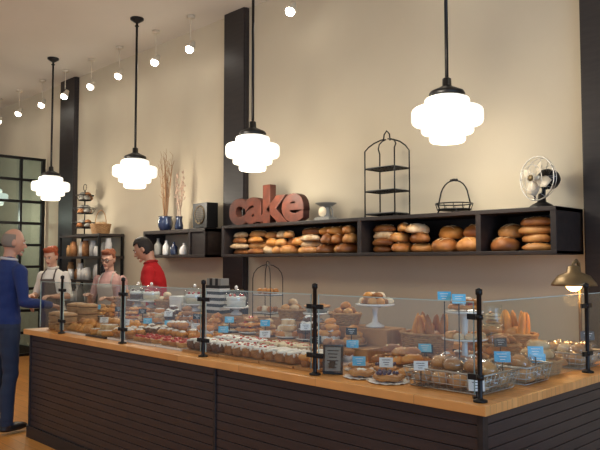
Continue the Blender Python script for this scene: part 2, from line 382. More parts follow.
def basket(b,x,y,z,rx,ry,h,k='wicker'):
    n=28
    for l in range(int(h/.012)+1):
        s=.82+.18*l*.012/h
        P=[(x+rx*s*math.cos(2*math.pi*i/n),y+ry*s*math.sin(2*math.pi*i/n),z+.007+l*.012+(.003 if (i+l)%2 else -.001)) for i in range(n)]
        tube(b,P,.0072 if l<int(h/.012) else .010,k,6,True)
    lathe(b,[(.001,0),(.80,0),(.80,.008),(.001,.008)],k,24,T(x,y,z)@Matrix.Diagonal((rx,ry,1,1)))
def wirebasket(b,x,y,z,w,d,h,k='wire',st=.035):
    for l in range(4):
        s=.88+.12*l/3; zz=z+.004+h*l/3; W=w/2*s; D=d/2*s
        tube(b,[(x-W,y-D,zz),(x+W,y-D,zz),(x+W,y+D,zz),(x-W,y+D,zz)],.0026 if l<3 else .0045,k,6,True)
    for ax,(A,B_) in enumerate(((w,d),(d,w))):
        n=int(A/st)
        for i in range(n+1):
            t=i/n*2-1; Q=[(t*A/2,-B_/2,h),(t*A/2*.88,-B_/2*.88,.004),(t*A/2*.88,B_/2*.88,.004),(t*A/2,B_/2,h)]
            tube(b,[(x+(p[1] if ax else p[0]),y+(p[0] if ax else p[1]),z+p[2]) for p in Q],.002,k,5)
# ------------------------------------------------------------------ bread in wall shelf
zb=SZ0+.027
def fillbay(b,x0,x1,kind):
    x=x0
    while x<x1-.08:
        if kind=='boule':
            r=R(.098,.110); 
            if x+2*r>x1+.03: break
            boule(b,x+r,4.42,zb,r,rc('orange','crust','crust2'),R(0,3)); boule(b,x+r+.02,4.48,zb+r*.93,r*.95,rc('orange','crust','crust2'),R(0,3))
            x+=2*r+.004
        elif kind=='long':
            if x+.24>x1+.04: break
            for l in range(4):
                r=R(.040,.052); batard(b,x+.13+R(-.02,.02),4.36+R(0,.05),zb+l*.056,R(.11,.135),r,rc('crust','crust2','crust','orange','crust3'),R(-.25,.35),n=4)
            batard(b,x+.13,4.50,zb+.10,.13,.055,'crust2',.1,n=4)
            x+=.235
        elif kind=='bat':
            if x+.13>x1: break
            for l in range(3):
                r=R(.060,.074) if l<2 else .056
                batard(b,x+.068+R(-.014,.014),4.42+R(-.03,.02),zb+l*.082,.125,r,rc('crust','crust2','orange','crust2','crust'),math.pi/2+R(-.7,.7),R(-.1,.1),n=3)
            x+=.124
        else:
            for l in range(3):
                r=R(.050,.070)
                if l<2 or R(0,1)<.8: batard(b,x+.08+R(-.02,.02),4.38+R(0,.06),zb+l*.074,R(.075,.11),r,rc('crust3','crust','orange','crust2','crust'),R(-.7,1.2),n=2)
            x+=.140
b=MB(); fillbay(b,-5.40,-4.92,'long'); fillbay(b,-4.92,-4.42,'small'); fillbay(b,-4.42,-4.16,'long'); fillbay(b,-4.16,-3.66,'bat'); b.obj('bread_loaves')
b=MB(); fillbay(b,-3.61,-3.34,'long'); fillbay(b,-3.36,-3.20,'bat'); fillbay(b,-3.20,-3.02,'small'); fillbay(b,-3.01,-2.57,'boule'); b.obj('bread_loaves')
b=MB(); fillbay(b,-2.51,-2.29,'boule'); fillbay(b,-2.28,-2.01,'long'); b.obj('bread_loaves')
# ------------------------------------------------------------------ things on top of shelf
cu=bpy.data.curves.new('cake_txt','FONT'); cu.body='cake'; cu.size=.5; cu.extrude=.035; cu.offset=.016; cu.bevel_depth=.006; cu.space_character=.98; cu.resolution_u=6
to=bpy.data.objects.new('tmp',cu); COL.objects.link(to); bpy.context.view_layer.update()
me=bpy.data.meshes.new_from_object(to.evaluated_get(bpy.context.evaluated_depsgraph_get())); bpy.data.objects.remove(to)
xs_=[v.co.x for v in me.vertices]; ys_=[v.co.y for v in me.vertices]; sx=1.08/(max(xs_)-min(xs_)); sy=.375/(max(ys_)-min(ys_)); mx,my=min(xs_),min(ys_)
for v in me.vertices: v.co=Vector(((v.co.x-mx)*sx,-v.co.z,(v.co.y-my)*sy))
me.materials.clear(); me.materials.append(M['rust']); me.materials.append(M['rustside']); me.update()
pn=[p.normal.y for p in me.polygons]
me.polygons.foreach_set('material_index',[0 if q<-.7 else 1 for q in pn])
o=bpy.data.objects.new('cake_letter_sign',me); COL.objects.link(o); o.location=(-5.44,4.40,SZ1+.002)
b=MB(); X=T(-4.17,4.45,SZ1+.001,s=.95); 
box(b,(0,0,.012),(.20,.13,.024),'greyjar',X); box(b,(0,0,.03),(.17,.11,.014),'greyjar',X)
lathe(b,[(.001,.0),(.055,.0),(.045,.03),(.038,.09),(.055,.10),(.001,.10)],'greyjar',20,X@T(0,0,.035))
lathe(b,[(.001,0),(.045,0),(.05,.012),(.001,.02)],'cream',20,X@T(0,-.04,.085,rx=math.pi/2))
for s in(-1,1): tube(b,[(s*.08,0,.03),(s*.082,0,.10),(s*.05,0,.14)],.008,'greyjar',8,X=X)
lathe(b,[(.001,.14),(.06,.14),(.10,.165),(.105,.17),(.09,.165),(.001,.150)],'greyjar',24,X)
b.obj('kitchen_scale',bevel=.002)
b=MB(); x,y=-3.51,4.49; w=.155
for s in(-1,1):
    for t in(-1,1):
        tube(b,[(x+s*w,y+t*.10,SZ1+.003),(x+s*w,y+t*.10,SZ1+.56)]+[(x+s*w*math.cos(a*.5),y+t*.10*(1-math.sin(a*.5)*.9),SZ1+.56+.10*math.sin(a*.5)) for a in (.8,1.6,2.4,2.9)],.006,'iron',8)
        sph(b,(x+s*w,y+t*.10,SZ1+.009),(.011,.011,.008),'iron',8,6)
tube(b,[(x-.035,y,SZ1+.645),(x-.028,y,SZ1+.70),(x,y,SZ1+.73),(x+.028,y,SZ1+.70),(x+.035,y,SZ1+.645)],.006,'iron',8)
for z in (.03,.22,.41):
    z+=SZ1; W=w-.004
    tube(b,[(x-W,y-.10,z),(x+W,y-.10,z),(x+W,y+.10,z),(x-W,y+.10,z)],.006,'iron',8,True)
    for i in range(9): tube(b,[(x-W+2*W*i/8,y-.10,z),(x-W+2*W*i/8,y+.10,z)],.003,'iron',6)
    box(b,(x,y,z+.008),(2*W-.02,.18,.008),'greyjar')
b.obj('three_tier_wire_stand')
b=MB(); x,y=-2.86,4.48; z=SZ1+.002
ring(b,(x,y,z+.03),.125,.006,'iron',28); ring(b,(x,y,z+.075),.14,.005,'iron',28); lathe(b,[(.001,.0),(.12,.0),(.12,.006),(.001,.006)],'iron',28,T(x,y,z+.028))
for i in range(12):
    a=i*math.pi/6; tube(b,[(x+.125*math.cos(a),y+.125*math.sin(a),z+.03),(x+.14*math.cos(a),y+.14*math.sin(a),z+.075)],.003,'iron',6)
for i in range(4):
    a=i*math.pi/2+.7; tube(b,[(x+.11*math.cos(a),y+.11*math.sin(a),z+.03),(x+.125*math.cos(a),y+.125*math.sin(a),z+.003)],.006,'iron',8)
tube(b,[(x-.14*math.cos(a)*(1 if a<.1 or a>3 else .92),y,z+.075+.18*math.sin(a)**.8) for a in [i*math.pi/14 for i in range(15)]],.0055,'iron',8)
tube(b,[(x-.03,y,z+.255),(x,y,z+.259),(x+.03,y,z+.255)],.011,'iron',8)
b.obj('handled_wire_stand')
e=empty('vintage_desk_fan',(-2.15,4.46,SZ1+.001))
b=MB()
lathe(b,[(.001,0),(.085,0),(.085,.012),(.06,.03),(.03,.045),(.022,.10),(.001,.11)],'iron',24)
H=T(0,0,.205,rz=-.30)
lathe(b,[(.001,-.10),(.035,-.098),(.065,-.06),(.072,-.0),(.065,.03),(.025,.05),(.001,.052)],'iron',22,H@T(0,.05,0,rx=math.pi/2))
tube(b,[(-.06,.03,.06),(-.075,.03,.12),(-.055,.03,.17)],.008,'iron',8); tube(b,[(.0,.03,.06),(.0,.03,.19)],.014,'iron',8)
b.obj('motor_and_base',e)
b=MB(); rr=.15
for yy,r2 in ((-.10,.035),(-.095,.09),(-.045,rr),(-.01,.14)):
    ring(b,(0,yy,0),r2,.0025 if r2<rr else .0045,'wire',32,H,'Y')
for i in range(12):
    a=i*math.pi/6; c,s=math.cos(a),math.sin(a)
    tube(b,[(.02*c,-.102,.02*s),(.09*c,-.095,.09*s),(.13*c,-.075,.13*s),(rr*c,-.045,rr*s),(.14*c,-.01,.14*s),(.05*c,.02,.05*s)],.0014,'wire',5,X=H)
lathe(b,[(.001,0),(.022,0),(.022,.006),(.001,.01)],'brass',16,H@T(0,-.10,0,rx=math.pi/2))
b.obj('wire_cage',e)
b=MB()
for q in range(4):
    A=H@Matrix.Rotation(q*math.pi/2+.4,4,'Y'); vs=[];fs=[]
    for i in range(6):
        t=i/5; r=.02+.10*t; w=.012+.028*math.sin(min(1,t*1.15)*2.6)
        vs+= [(r,-.05-.018,-w),(r,-.05+.0,0),(r,-.05+.018,w)]
    for i in range(5):
        for j in range(2): fs.append((i*3+j,i*3+j+1,i*3+j+4,i*3+j+3))
    b.add(vs,fs,'fancream',True,A)
lathe(b,[(.001,0),(.024,0),(.022,.03),(.001,.035)],'fancream',16,H@T(0,-.035,0,rx=math.pi/2))
o=b.obj('blades',e); m_=o.modifiers.new('s','SOLIDIFY'); m_.thickness=.002
def vase(name,x,y,z,prof,k,n,h,spread,kt,cat):
    b=MB(); lathe(b,prof,k,24,T(x,y,z))
    for i in range(n):
        a=R(0,6.28); q=R(.3,1)*spread; hh=h*R(.65,1); bx_,by_=x+.01*math.cos(a),y+.01*math.sin(a)
        P=[(bx_,by_,z+.03)]+[(bx_+q*math.cos(a)*t**1.3+R(-.008,.008),min(WY-.03,by_+q*math.sin(a)*t**1.3),z+.03+(hh-.03)*t) for t in (.3,.5,.7,.85,1)]
        tube(b,P,[.0045,.004,.0036,.003,.0026,.002],kt,5)
        for p in P[2:]:
            tube(b,[p,(p[0]+R(-.05,.05),min(WY-.02,p[1]+R(-.04,.04)),p[2]+R(.04,.09))],[.0028,.0015],kt,5)
            if cat:
                for u in range(2): sph(b,(p[0]+R(-.02,.02),min(WY-.03,p[1]+R(-.02,.02)),p[2]+R(-.02,.03)),(.008,.008,.014),'twig2',6,5)
    b.obj(name)
vase('vase_with_twigs',-6.83,4.52,SZ1+.001,[(.001,0),(.06,0),(.085,.05),(.09,.10),(.075,.15),(.085,.17),(.078,.17),(.068,.15),(.08,.10),(.001,.02)],'bluevase',20,.92,.09,'twig',False)
vase('vase_with_dried_catkins',-6.58,4.54,SZ1+.001,[(.001,0),(.045,0),(.05,.05),(.035,.12),(.042,.16),(.036,.16),(.030,.12),(.001,.02)],'bluevase',8,.66,.08,'twig2',True)
b=MB(); X=T(-6.08,4.54,SZ1+.001,rz=-.1)
box(b,(0,0,.145),(.30,.14,.27),'iron',X)
for s in(-1,1): box(b,(s*.11,0,.005),(.03,.13,.01),'iron',X)
ring(b,(0,0,0),.10,.006,'brass',28,X@T(0,-.073,.15),'Y'); lathe(b,[(.001,0),(.095,0),(.09,.006),(.001,.006)],'stripeB',28,X@T(0,-.070,.15,rx=math.pi/2))
for i in range(-4,5): 
    w=math.sqrt(.095**2-(i*.02)**2); tube(b,[(-w,-.078,.15+i*.02),(w,-.078,.15+i*.02)],.002,'brass',5,X=X)
b.obj('antique_table_radio',bevel=.006)
def bottle(b,x,y,z,r,h,k): lathe(b,[(.001,0),(r,0),(r*1.02,h*.1),(r,h*.6),(r*.4,h*.78),(r*.36,h*.95),(r*.45,h),(.001,h)],k,18,T(x,y,z))
zz_=SZ0+.031
for nm,x,r,h,k in (('stoneware_bottle',-6.95,.045,.2,'greyjar'),('white_bottle',-6.78,.04,.17,'ceramic'),('blue_bottle',-6.62,.045,.15,'bluevase'),('sugar_jar',-6.42,.05,.13,'ceramic')):
    b=MB(); bottle(b,x,4.5,zz_,r,h,k); b.obj(nm)
# ------------------------------------------------------------------ rack against wall (left)
b=MB(); x0,x1,y0,y1=-9.15,-8.05,4.33,4.66
for x in(x0,x1):
    for y in(y0,y1): bx(b,x-.015,x+.015,y-.015,y+.015,0,1.87,'iron')
for z in (.2,.6,.95,1.25,1.56,1.85): bx(b,x0-.02,x1+.02,y0-.02,y1+.02,z-.015,z+.015,'shelf')
for i in range(11):
    x=x0+.06+i*.1
    for z in (.965,1.265,1.575):
        h=R(.12,.24); lathe(b,[(.001,0),(.045,0),(.047,h*.7),(.035,h*.85),(.037,h),(.001,h)],rc('ceramic','wicker','stripeW','greyjar','cardblk','brown','icing'),16,T(x,4.45+R(-.05,.05),z))
b.obj('storage_rack')
b=MB(); x,y=-8.75,4.48; z=1.866
tube(b,[(x,y,z),(x,y,z+.62)],.008,'iron',8); ring(b,(x,y,z+.01),.12,.006,'iron')
for l,r in ((.10,.17),(.30,.15),(.48,.12)):
    ring(b,(x,y,z+l),r*.7,.005,'iron'); ring(b,(x,y,z+l+.07),r,.006,'iron')
    for i in range(10):
        a=i*.628; tube(b,[(x,y,z+l),(x+r*.7*math.cos(a),y+r*.7*math.sin(a),z+l),(x+r*math.cos(a),y+r*math.sin(a),z+l+.07)],.003,'iron',5)
    pile(b,lambda b,x,y,z:bun(b,x,y,z,.05,rc('crust2','greyjar','brown','greyjar')),x,y,z+l+.01,r*.7,r*.7,2,5,.05)
ring(b,(x,y,z+.66),.045,.005,'iron',20,axis='Y')
b.obj('tiered_wire_basket')
b=MB(); x,y=-8.3,4.48; basket(b,x,y,z,.16,.12,.12); pile(b,lambda b,x,y,z:bun(b,x,y,z,.05,'crust3'),x,y,z+.06,.1,.08,2,6,.05)
tube(b,[(x-.15*math.cos(a),y,z+.12+.2*math.sin(a)) for a in [i*math.pi/12 for i in range(13)]],.006,'wicker',6); b.obj('handled_wicker_basket')
b=MB(); bx(b,-6.0,-2.6,4.22,4.66,.88,.92,'top'); bx(b,-5.98,-2.62,4.25,4.66,0,.88,'dark')
for i in range(7): bx(b,-5.95+i*.475,-5.95+i*.475+.44,4.235,4.25,.12,.84,'panel')
b.obj('back_counter',bevel=.003)
# ------------------------------------------------------------------ counter goods
def O(name,fn,bevel=0):
    b=MB(); fn(b); return b.obj(name,bevel=bevel)
fB=lambda k,r: (lambda b,x,y,z: bun(b,x,y,z,r*R(.9,1.08),k if isinstance(k,str) else rc(*k)))
fC=lambda s: (lambda b,x,y,z: croissant(b,x,y,z,s*R(.9,1.1),rc('crust','orange','crust2'),R(-.5,.5)))
fM=lambda t,i: (lambda b,x,y,z: muffin(b,x,y,z,R(.95,1.1),t if isinstance(t,str) else rc(*t),i))
fK=lambda b,x,y,z: cookie(b,x,y,z,.042,rc('crust','brown','crust3'))
fS=lambda b,x,y,z: scone(b,x,y,z,R(.9,1.05),rc('crust3','crust','orange'),R(0,6))
fT=lambda f: (lambda b,x,y,z: tart(b,x,y,z,.043,f))
fD=lambda f: (lambda b,x,y,z: danish(b,x,y,z,.055,rc('orange','crust'),f if isinstance(f,str) else rc(*f),R(0,6)))
fL=lambda base,ice,red: (lambda b,x,y,z: icedloaf(b,x,y,z,base=base,ice=ice,rz=math.pi/2+R(-.05,.05),red=red))
for x,y,n in ((-5.70,2.70,2),(-5.58,2.90,3),(-5.50,2.67,2),(-5.78,2.90,3)):
    def f(b):
        for l in range(n):
            z=CT+.001+l*.062; lathe(b,[(.001,0),(.085,0),(.085,.056),(.080,.056),(.078,.045),(.001,.045)],'wicker',26,T(x,y,z)); ring(b,(x,y,z+.012),.087,.004,'board',26); ring(b,(x,y,z+.048),.087,.004,'board',26)
        z=CT+.001+n*.062; lathe(b,[(.088,0),(.088,.018),(.05,.028),(.001,.032)],'board',26,T(x,y,z))
    O('bamboo_steamer_stack',f)
def tray(name,x,y,z,w,d,fn,nx,ny,base='board',cardk=None,j=.004,st=.04,top=None):
    def f(b):
        cboard(b,x,y,z,w,d,base); grid(b,fn,x,y,z+.0145,w-.02,d-.02,nx,ny,j)
        if top: grid(b,fn,x,y,z+top,w*.6,d*.4,max(1,nx-1),1,j)
        if cardk: card(b,x+w*.32,y+d*.42,z+.015,cardk,.07,.045,rz=.7,stem=st+.02)
    O(name,f)
tray('tray_of_croissants',-5.20,2.70,zc,.34,.22,fC(1.0),4,2,'ceramic','card',top=.055)
tray('tray_of_buns',-5.20,2.92,zc,.34,.18,fB(('crust','crust3'),.045),4,2,'board',top=.06)
tray('tray_of_scones',-4.86,2.70,zc,.30,.22,fS,3,2,'darkplate','card',top=.052)
tray('tray_of_croissants',-4.86,2.92,zc,.30,.18,fC(1.0),3,2,'board','cardglare',top=.055)
tray('tray_of_muffins',-4.55,2.70,zc,.28,.20,fM('orange','icing'),3,2,'ceramic')
tray('tray_of_red_velvet_muffins',-4.55,2.91,zc,.28,.20,fM('choc','icing'),3,2,'board','cardglare')
tray('tray_of_berry_tarts',-4.22,2.70,zc,.34,.20,fT('red'),4,2,'ceramic')
tray('tray_of_muffins',-4.22,2.91,zc,.34,.20,fM('orange','icing'),4,2,'ceramic','card',top=.07)
tray('tray_of_muffins',-3.88,2.91,zc,.28,.2,fM('orange','cup'),3,2,'board','cardglare',top=.07)
tray('tray_of_berry_tarts',-3.88,2.70,zc,.30,.2,fT('red'),3,2,'ceramic')
tray('tray_of_iced_loaf_cakes',-3.53,2.70,zc,.36,.21,fL('choc','icing',True),4,1,'board')
tray('tray_of_iced_loaf_cakes',-3.15,2.70,zc,.36,.21,fL('brown','icing',True),4,1,'board')
tray('tray_of_iced_loaf_cakes',-3.50,2.915,zc,.44,.20,fL('choc','icing',True),5,1,'board','card')
tray('tray_of_iced_loaf_cakes',-3.04,2.915,zc,.44,.20,fL('brown','cream',True),5,1,'board','cardblk')
tray('tray_of_iced_loaf_cakes',-2.82,2.70,zc,.27,.21,fL('brown','icing',False),3,1,'board')
tray('tray_of_muffins',-2.59,2.70,zc,.17,.2,fM('orange','icing'),2,3,'board')
tray('tray_of_chocolate_cakes',-2.68,2.915,zc,.24,.20,fM('brown','cup'),3,2,'ceramic','cardglare',top=.07)
def f(b):
    X=T(-2.41,2.62,zc,rz=.55,rx=-.15); box(b,(0,0,.075),(.105,.012,.15),'cardblk',X); box(b,(0,-.007,.077),(.082,.003,.122),'greyjar',X)
    for i in range(6): box(b,(0,-.009,.12-.017*i),(.06-.01*(i%3),.001,.005),'cardblk',X)
    box(b,(0,.035,.045),(.03,.06,.006),'cardblk',X@T(0,0,0,rx=.9))
O('framed_price_sign',f)
for i,(x,y,r,fl) in enumerate([(-2.25,2.66,.070,'icing'),(-2.07,2.65,.078,'blue'),(-2.08,2.86,.075,'cream'),(-2.405,2.83,.065,'red'),(-2.245,2.85,.066,'blue')]):
    def f(b):
        vs=[(x,y,zc+.004)]+[(x+r*1.2*(1+.12*(k%2))*math.cos(k*math.pi/12),y+r*1.2*(1+.12*(k%2))*math.sin(k*math.pi/12),zc+.001+.006*(k%2)) for k in range(24)]
        b.add(vs,[(0,k+1,(k+1)%24+1) for k in range(24)],'paper',False); danish(b,x,y,zc+.006,r,'crust','icing' if fl=='blue' else fl)
        if fl=='blue':
            for k in range(16): a=R(0,6); q=R(0,.8)*r; sph(b,(x+q*math.cos(a),y+q*math.sin(a),zc+.046),(.009,.009,.009),'blue',8,6)
    O('fruit_danish_on_paper',f)
def wrapped(b,x,y,z,r,k):
    bun(b,x,y,z,r,k,R(0,3)); sph(b,(x,y,z+r*.45),(r*1.12,r*1.1,r*.85),'wrap',14,9,nz=.35,nf=7)
    tube(b,[(x+r*.9,y,z+r*.5),(x+r*1.1,y,z+r*.8),(x+r*1.2,y+.01,z+r*1.1)],[.012,.005,.018],'wrap',8)
def f(b):
    wirebasket(b,-1.755,2.79,zc,.42,.32,.085)
    for i in range(4):
        for j in range(3): wrapped(b,-1.895+i*.093,2.70+j*.095,zc+.012+R(0,.01),.05,rc('crust','crust3','orange','crust','crust2'))
    for i in range(4): wrapped(b,-1.88+i*.09,2.78+R(-.03,.05),zc+.075,.048,rc('crust','orange','orange'))
    card(b,-1.86,2.62,zc+.012,'card',.065,.042,.7,.06); card(b,-1.62,2.93,zc+.012,'cardglare',.075,.05,.7,.09)
O('wire_basket_of_wrapped_pastries',f)
def f(b):
    wirebasket(b,-1.67,3.13,zc,.27,.26,.08)
    for i in range(3):
        for j in range(2): wrapped(b,-1.75+i*.08,3.08+j*.1,zc+.012,.05,rc('crust','orange','crust2'))
    for i in range(2): wrapped(b,-1.71+i*.08,3.12,zc+.07,.05,rc('crust','orange'))
    card(b,-1.60,3.22,zc+.012,'cardglare',.075,.05,.7,.09)
O('wire_basket_of_wrapped_bread',f)
def bask(name,x,y,z,rx,ry,h,fn,lay,per,step,ck=None,up=False):
    def f(b):
        basket(b,x,y,z,rx,ry,h); pile(b,fn,x,y,z+h*.55,rx*.95,ry*.95,lay,per,step)
        if up:
            for q in range(9):
                a=q*.7; sph(b,(0,0,.12),(.026,.026,.13),rc('crust','crust2','orange'),10,10,T(x+rx*.55*math.cos(a),y+ry*.5*math.sin(a),z+.03,rx=R(-.15,.15),ry=R(-.2,.2)),nz=.1)
        if ck: card(b,x+rx*.5,y-ry-.015,z,ck,.07,.045,rz=.7,stem=.06)
    O(name,f)
x=-5.74; kinds=[('plate_of_buns',fB(('crust','orange'),.034)),('plate_of_croissants',fC(.75)),('plate_of_cookies',fK),('plate_of_danishes',fD(('red','cream'))),('plate_of_rolls',fB(('crust3','crust'),.032)),('plate_of_scones',fS),('plate_of_chocolate_muffins',fM('choc','icing')),('plate_of_brown_muffins',fM(('brown','orange'),'cup'))]
i=0
while x<-2.55:
    nm,fn=kinds[i%len(kinds)]
    def f(b):
        plate(b,x,3.118,Z1,.082,rc('ceramic','board')); pile(b,fn,x,3.118,Z1+.012,.062,.054,3,8,.034)
        if i%2==0: card(b,x+.04,3.055,Z1+.001,rc('card','cardglare','cardblk'),.065,.042,rz=.7,stem=.06)
    O(nm,f); x+=.19; i+=1
lst=[('basket_of_rolls',-5.65,'b','crust'),('dome',-5.42,'d','choc'),('dome',-5.20,'d','cream'),('basket_of_buns',-4.97,'b','crust3'),('box',-4.76,'x',0),('dome',-4.56,'d','cream'),('dome',-4.03,'d','icing'),('basket_of_buns',-3.42,'b','crust3'),('pie',-3.18,'p','cream'),('basket_of_buns',-2.93,'b','orange')]
for nm,x,t,k in lst:
    if t=='b': bask(nm,x,3.305,Z2,.11,.085,.06,fB((k,'crust','brown'),.036),3,8,.035)
    elif t=='d':
        def f(b):
            stand(b,x,3.305,Z2,.098,.06); lathe(b,[(.001,0),(.07,0),(.072,.06),(.065,.07),(.001,.072)],k,24,T(x,3.305,Z2+.061)); lathe(b,[(.071,.05),(.074,.065),(.066,.078),(.001,.080)],'icing',24,T(x,3.305,Z2+.061),amp=.04)
            for q in range(7): sph(b,(x+.05*math.cos(q*.9),3.305+.05*math.sin(q*.9),Z2+.146),(.011,.011,.01),'red' if k!='choc' else 'choc',8,6)
            dome(b,x,3.305,Z2+.065,.09,.14)
        O('cake_stand_with_glass_dome',f)
    elif t=='p':
        def f(b):
            stand(b,x,3.305,Z2,.095,.06); pie(b,x,3.305,Z2+.062,.085,k)
        O('pie_on_stand',f)
    else:
        def f(b):
            bx(b,x-.08,x+.08,3.25,3.37,Z2,Z2+.11,'paper'); bx(b,x-.082,x+.082,3.248,3.372,Z2+.08,Z2+.115,'card'); 
        O('white_cake_box',f,.003)
def f(b):
    x,y=-4.29,3.33
    for i in range(9): bx(b,x-.09,x+.09,y-.05,y+.05,Z2+i*.024,Z2+(i+1)*.024,'stripeW' if i%2 else 'stripeB')
    for i in range(5): bx(b,x-.09+i*.036,x-.09+(i+1)*.036,y-.04,y+.04,Z2+.2165,Z2+.27,'stripeB' if i%2 else 'greyjar')
O('striped_gift_boxes',f)
def f(b):
    x,y,z=-3.68,3.31,Z2
    for s in(-1,1):
        for t in (-1,1): tube(b,[(x+s*.095,y+t*.06,z),(x+s*.095,y+t*.06,z+.28)]+[(x+s*.095*math.cos(a),y+t*.06*math.cos(a),z+.28+.10*math.sin(a)) for a in (.4,.8,1.2,1.5)],.0032,'iron',6)
    ring(b,(x,y,z+.39),.015,.003,'iron',12,axis='Y')
    for zz in (.03,.16):
        tube(b,[(x-.093,y-.06,z+zz),(x+.093,y-.06,z+zz),(x+.093,y+.06,z+zz),(x-.093,y+.06,z+zz)],.0035,'iron',6,True); box(b,(x,y,z+zz+.005),(.18,.115,.006),'ceramic')
        for i in range(2): 
            for j in range(3): sph(b,(x-.055+j*.055,y-.025+i*.05,z+zz+.03),(.026,.024,.02),rc('crust','brown','cream'),10,7,nz=.2)
O('tiered_pastry_stand',f)
def f(b):
    stand(b,-2.68,3.30,Z2,.12,.14,'ceramic'); pile(b,fB(('crust','cream','orange','brown'),.034),-2.68,3.30,Z2+.142,.12,.10,2,11,.032)
O('cake_stand_of_pastries',f)
tray('tray_of_sandwich_rolls',-2.30,3.06,zc,.30,.20,lambda b,x,y,z: batard(b,x,y,z+R(0,.03),.065,.034,rc('crust','crust2','orange'),1.2,n=2),4,2,'board','cardglare',top=.06)
bask('basket_of_baguettes',-2.32,3.33,zc,.17,.11,.16,fB(('crust','crust2','orange','crust3'),.045),3,10,.042,'cardblk',up=True)
def f(b):
    stand(b,-1.95,3.14,zc,.10,.32,'ceramic'); pile(b,fD(('red','cream','icing')),-1.95,3.14,zc+.325,.07,.07,2,5,.03)
    lathe(b,[(.02,0),(.115,.004),(.12,.012),(.02,.006)],'ceramic',28,T(-1.95,3.14,zc+.17))
    for q in range(9): bun(b,-1.95+.08*math.cos(q*.7),3.14+.08*math.sin(q*.7),zc+.18,.03,rc('orange','crust','crust3'))
    lathe(b,[(.02,0),(.130,.004),(.135,.012),(.02,.006)],'ceramic',28,T(-1.95,3.14,zc+.04))
    for q in range(10): muffin(b,-1.95+.095*math.cos(q*.63),3.14+.095*math.sin(q*.63),zc+.05,.78,rc('orange','brown'),rc('icing','cup'))
O('tiered_cake_stand',f)
for (x,y,z,k,s) in [(-1.97,2.985,zc,'cardglare',.37),(-1.885,2.985,zc,'cardglare',.36),(-1.56,2.60,zc,'card',.02),(-1.93,3.47,zc,'cardblk',.10),(-2.16,2.745,zc,'card',.04),(-2.33,2.735,zc,'cardglare',.03)]:
    O('price_card',lambda b: card(b,x,y,z,k,.068,.048,rz=.7,stem=s))
bask('basket_of_loaves',-2.07,3.62,zc,.18,.10,.10,lambda b,x,y,z: batard(b,x,y,z,.09,.042,rc('crust','crust2','orange'),R(0,3)),3,8,.052)
bask('basket_of_loaves',-1.69,3.43,zc,.125,.11,.07,lambda b,x,y,z: batard(b,x,y,z,.065,.036,rc('crust','crust2','crust3'),R(0,3),n=2),3,9,.042,'cardglare')
def f(b):
    wirebasket(b,-1.69,3.79,zc,.28,.28,.08)
    for i in range(3):
        for j in range(3): wrapped(b,-1.77+i*.08,3.71+j*.08,zc+.012+R(0,.02),.048,rc('crust','orange','crust3','crust2'))
    for i in range(3): 
        for j in range(2): wrapped(b,-1.76+i*.07,3.75+j*.08,zc+.075,.045,rc('crust','crust3','orange'))
    card(b,-1.60,3.84,zc+.012,'cardblk',.075,.05,.7,.12)
O('wire_basket_of_buns',f)
bask('basket_of_baguettes',-2.10,3.90,zc,.17,.12,.14,fB(('crust','orange','crust2'),.05),2,10,.05,up=True)
def f(b):
    stand(b,-1.92,3.38,zc,.06,.22,'glass'); lathe(b,[(.055,0),(.06,.02),(.045,.10),(.048,.12),(.001,.12)],'glass',20,T(-1.92,3.38,zc+.225)); pile(b,fK,-1.92,3.38,zc+.23,.01,.01,4,1,.018)
O('glass_jar_on_stand',f)
def f(b):
    x,y=-1.74,4.0; lathe(b,[(.001,0),(.05,0),(.05,.012),(.015,.025),(.012,.04)],'brass',20,T(x,y+.08,zc))
    tube(b,[(x,y+.08,zc+.02),(x,y+.08,1.44),(x,y+.07,1.49),(x,y+.04,1.51),(x,y,1.49),(x,y,1.46)],.010,'brass',10)
    lathe(b,[(.02,.07),(.035,.06),(.04,.03),(.09,.01),(.125,-.035),(.13,-.05),(.122,-.05),(.085,.0),(.03,.02)],'brass',28,T(x,y,1.41)); sph(b,(x,y,1.375),(.05,.05,.05),'heat',14,10)
O('heat_lamp',f)
lamp('POINT','heat_lamp_glow',(-1.74,4.0,1.29),4,(1,.55,.2))
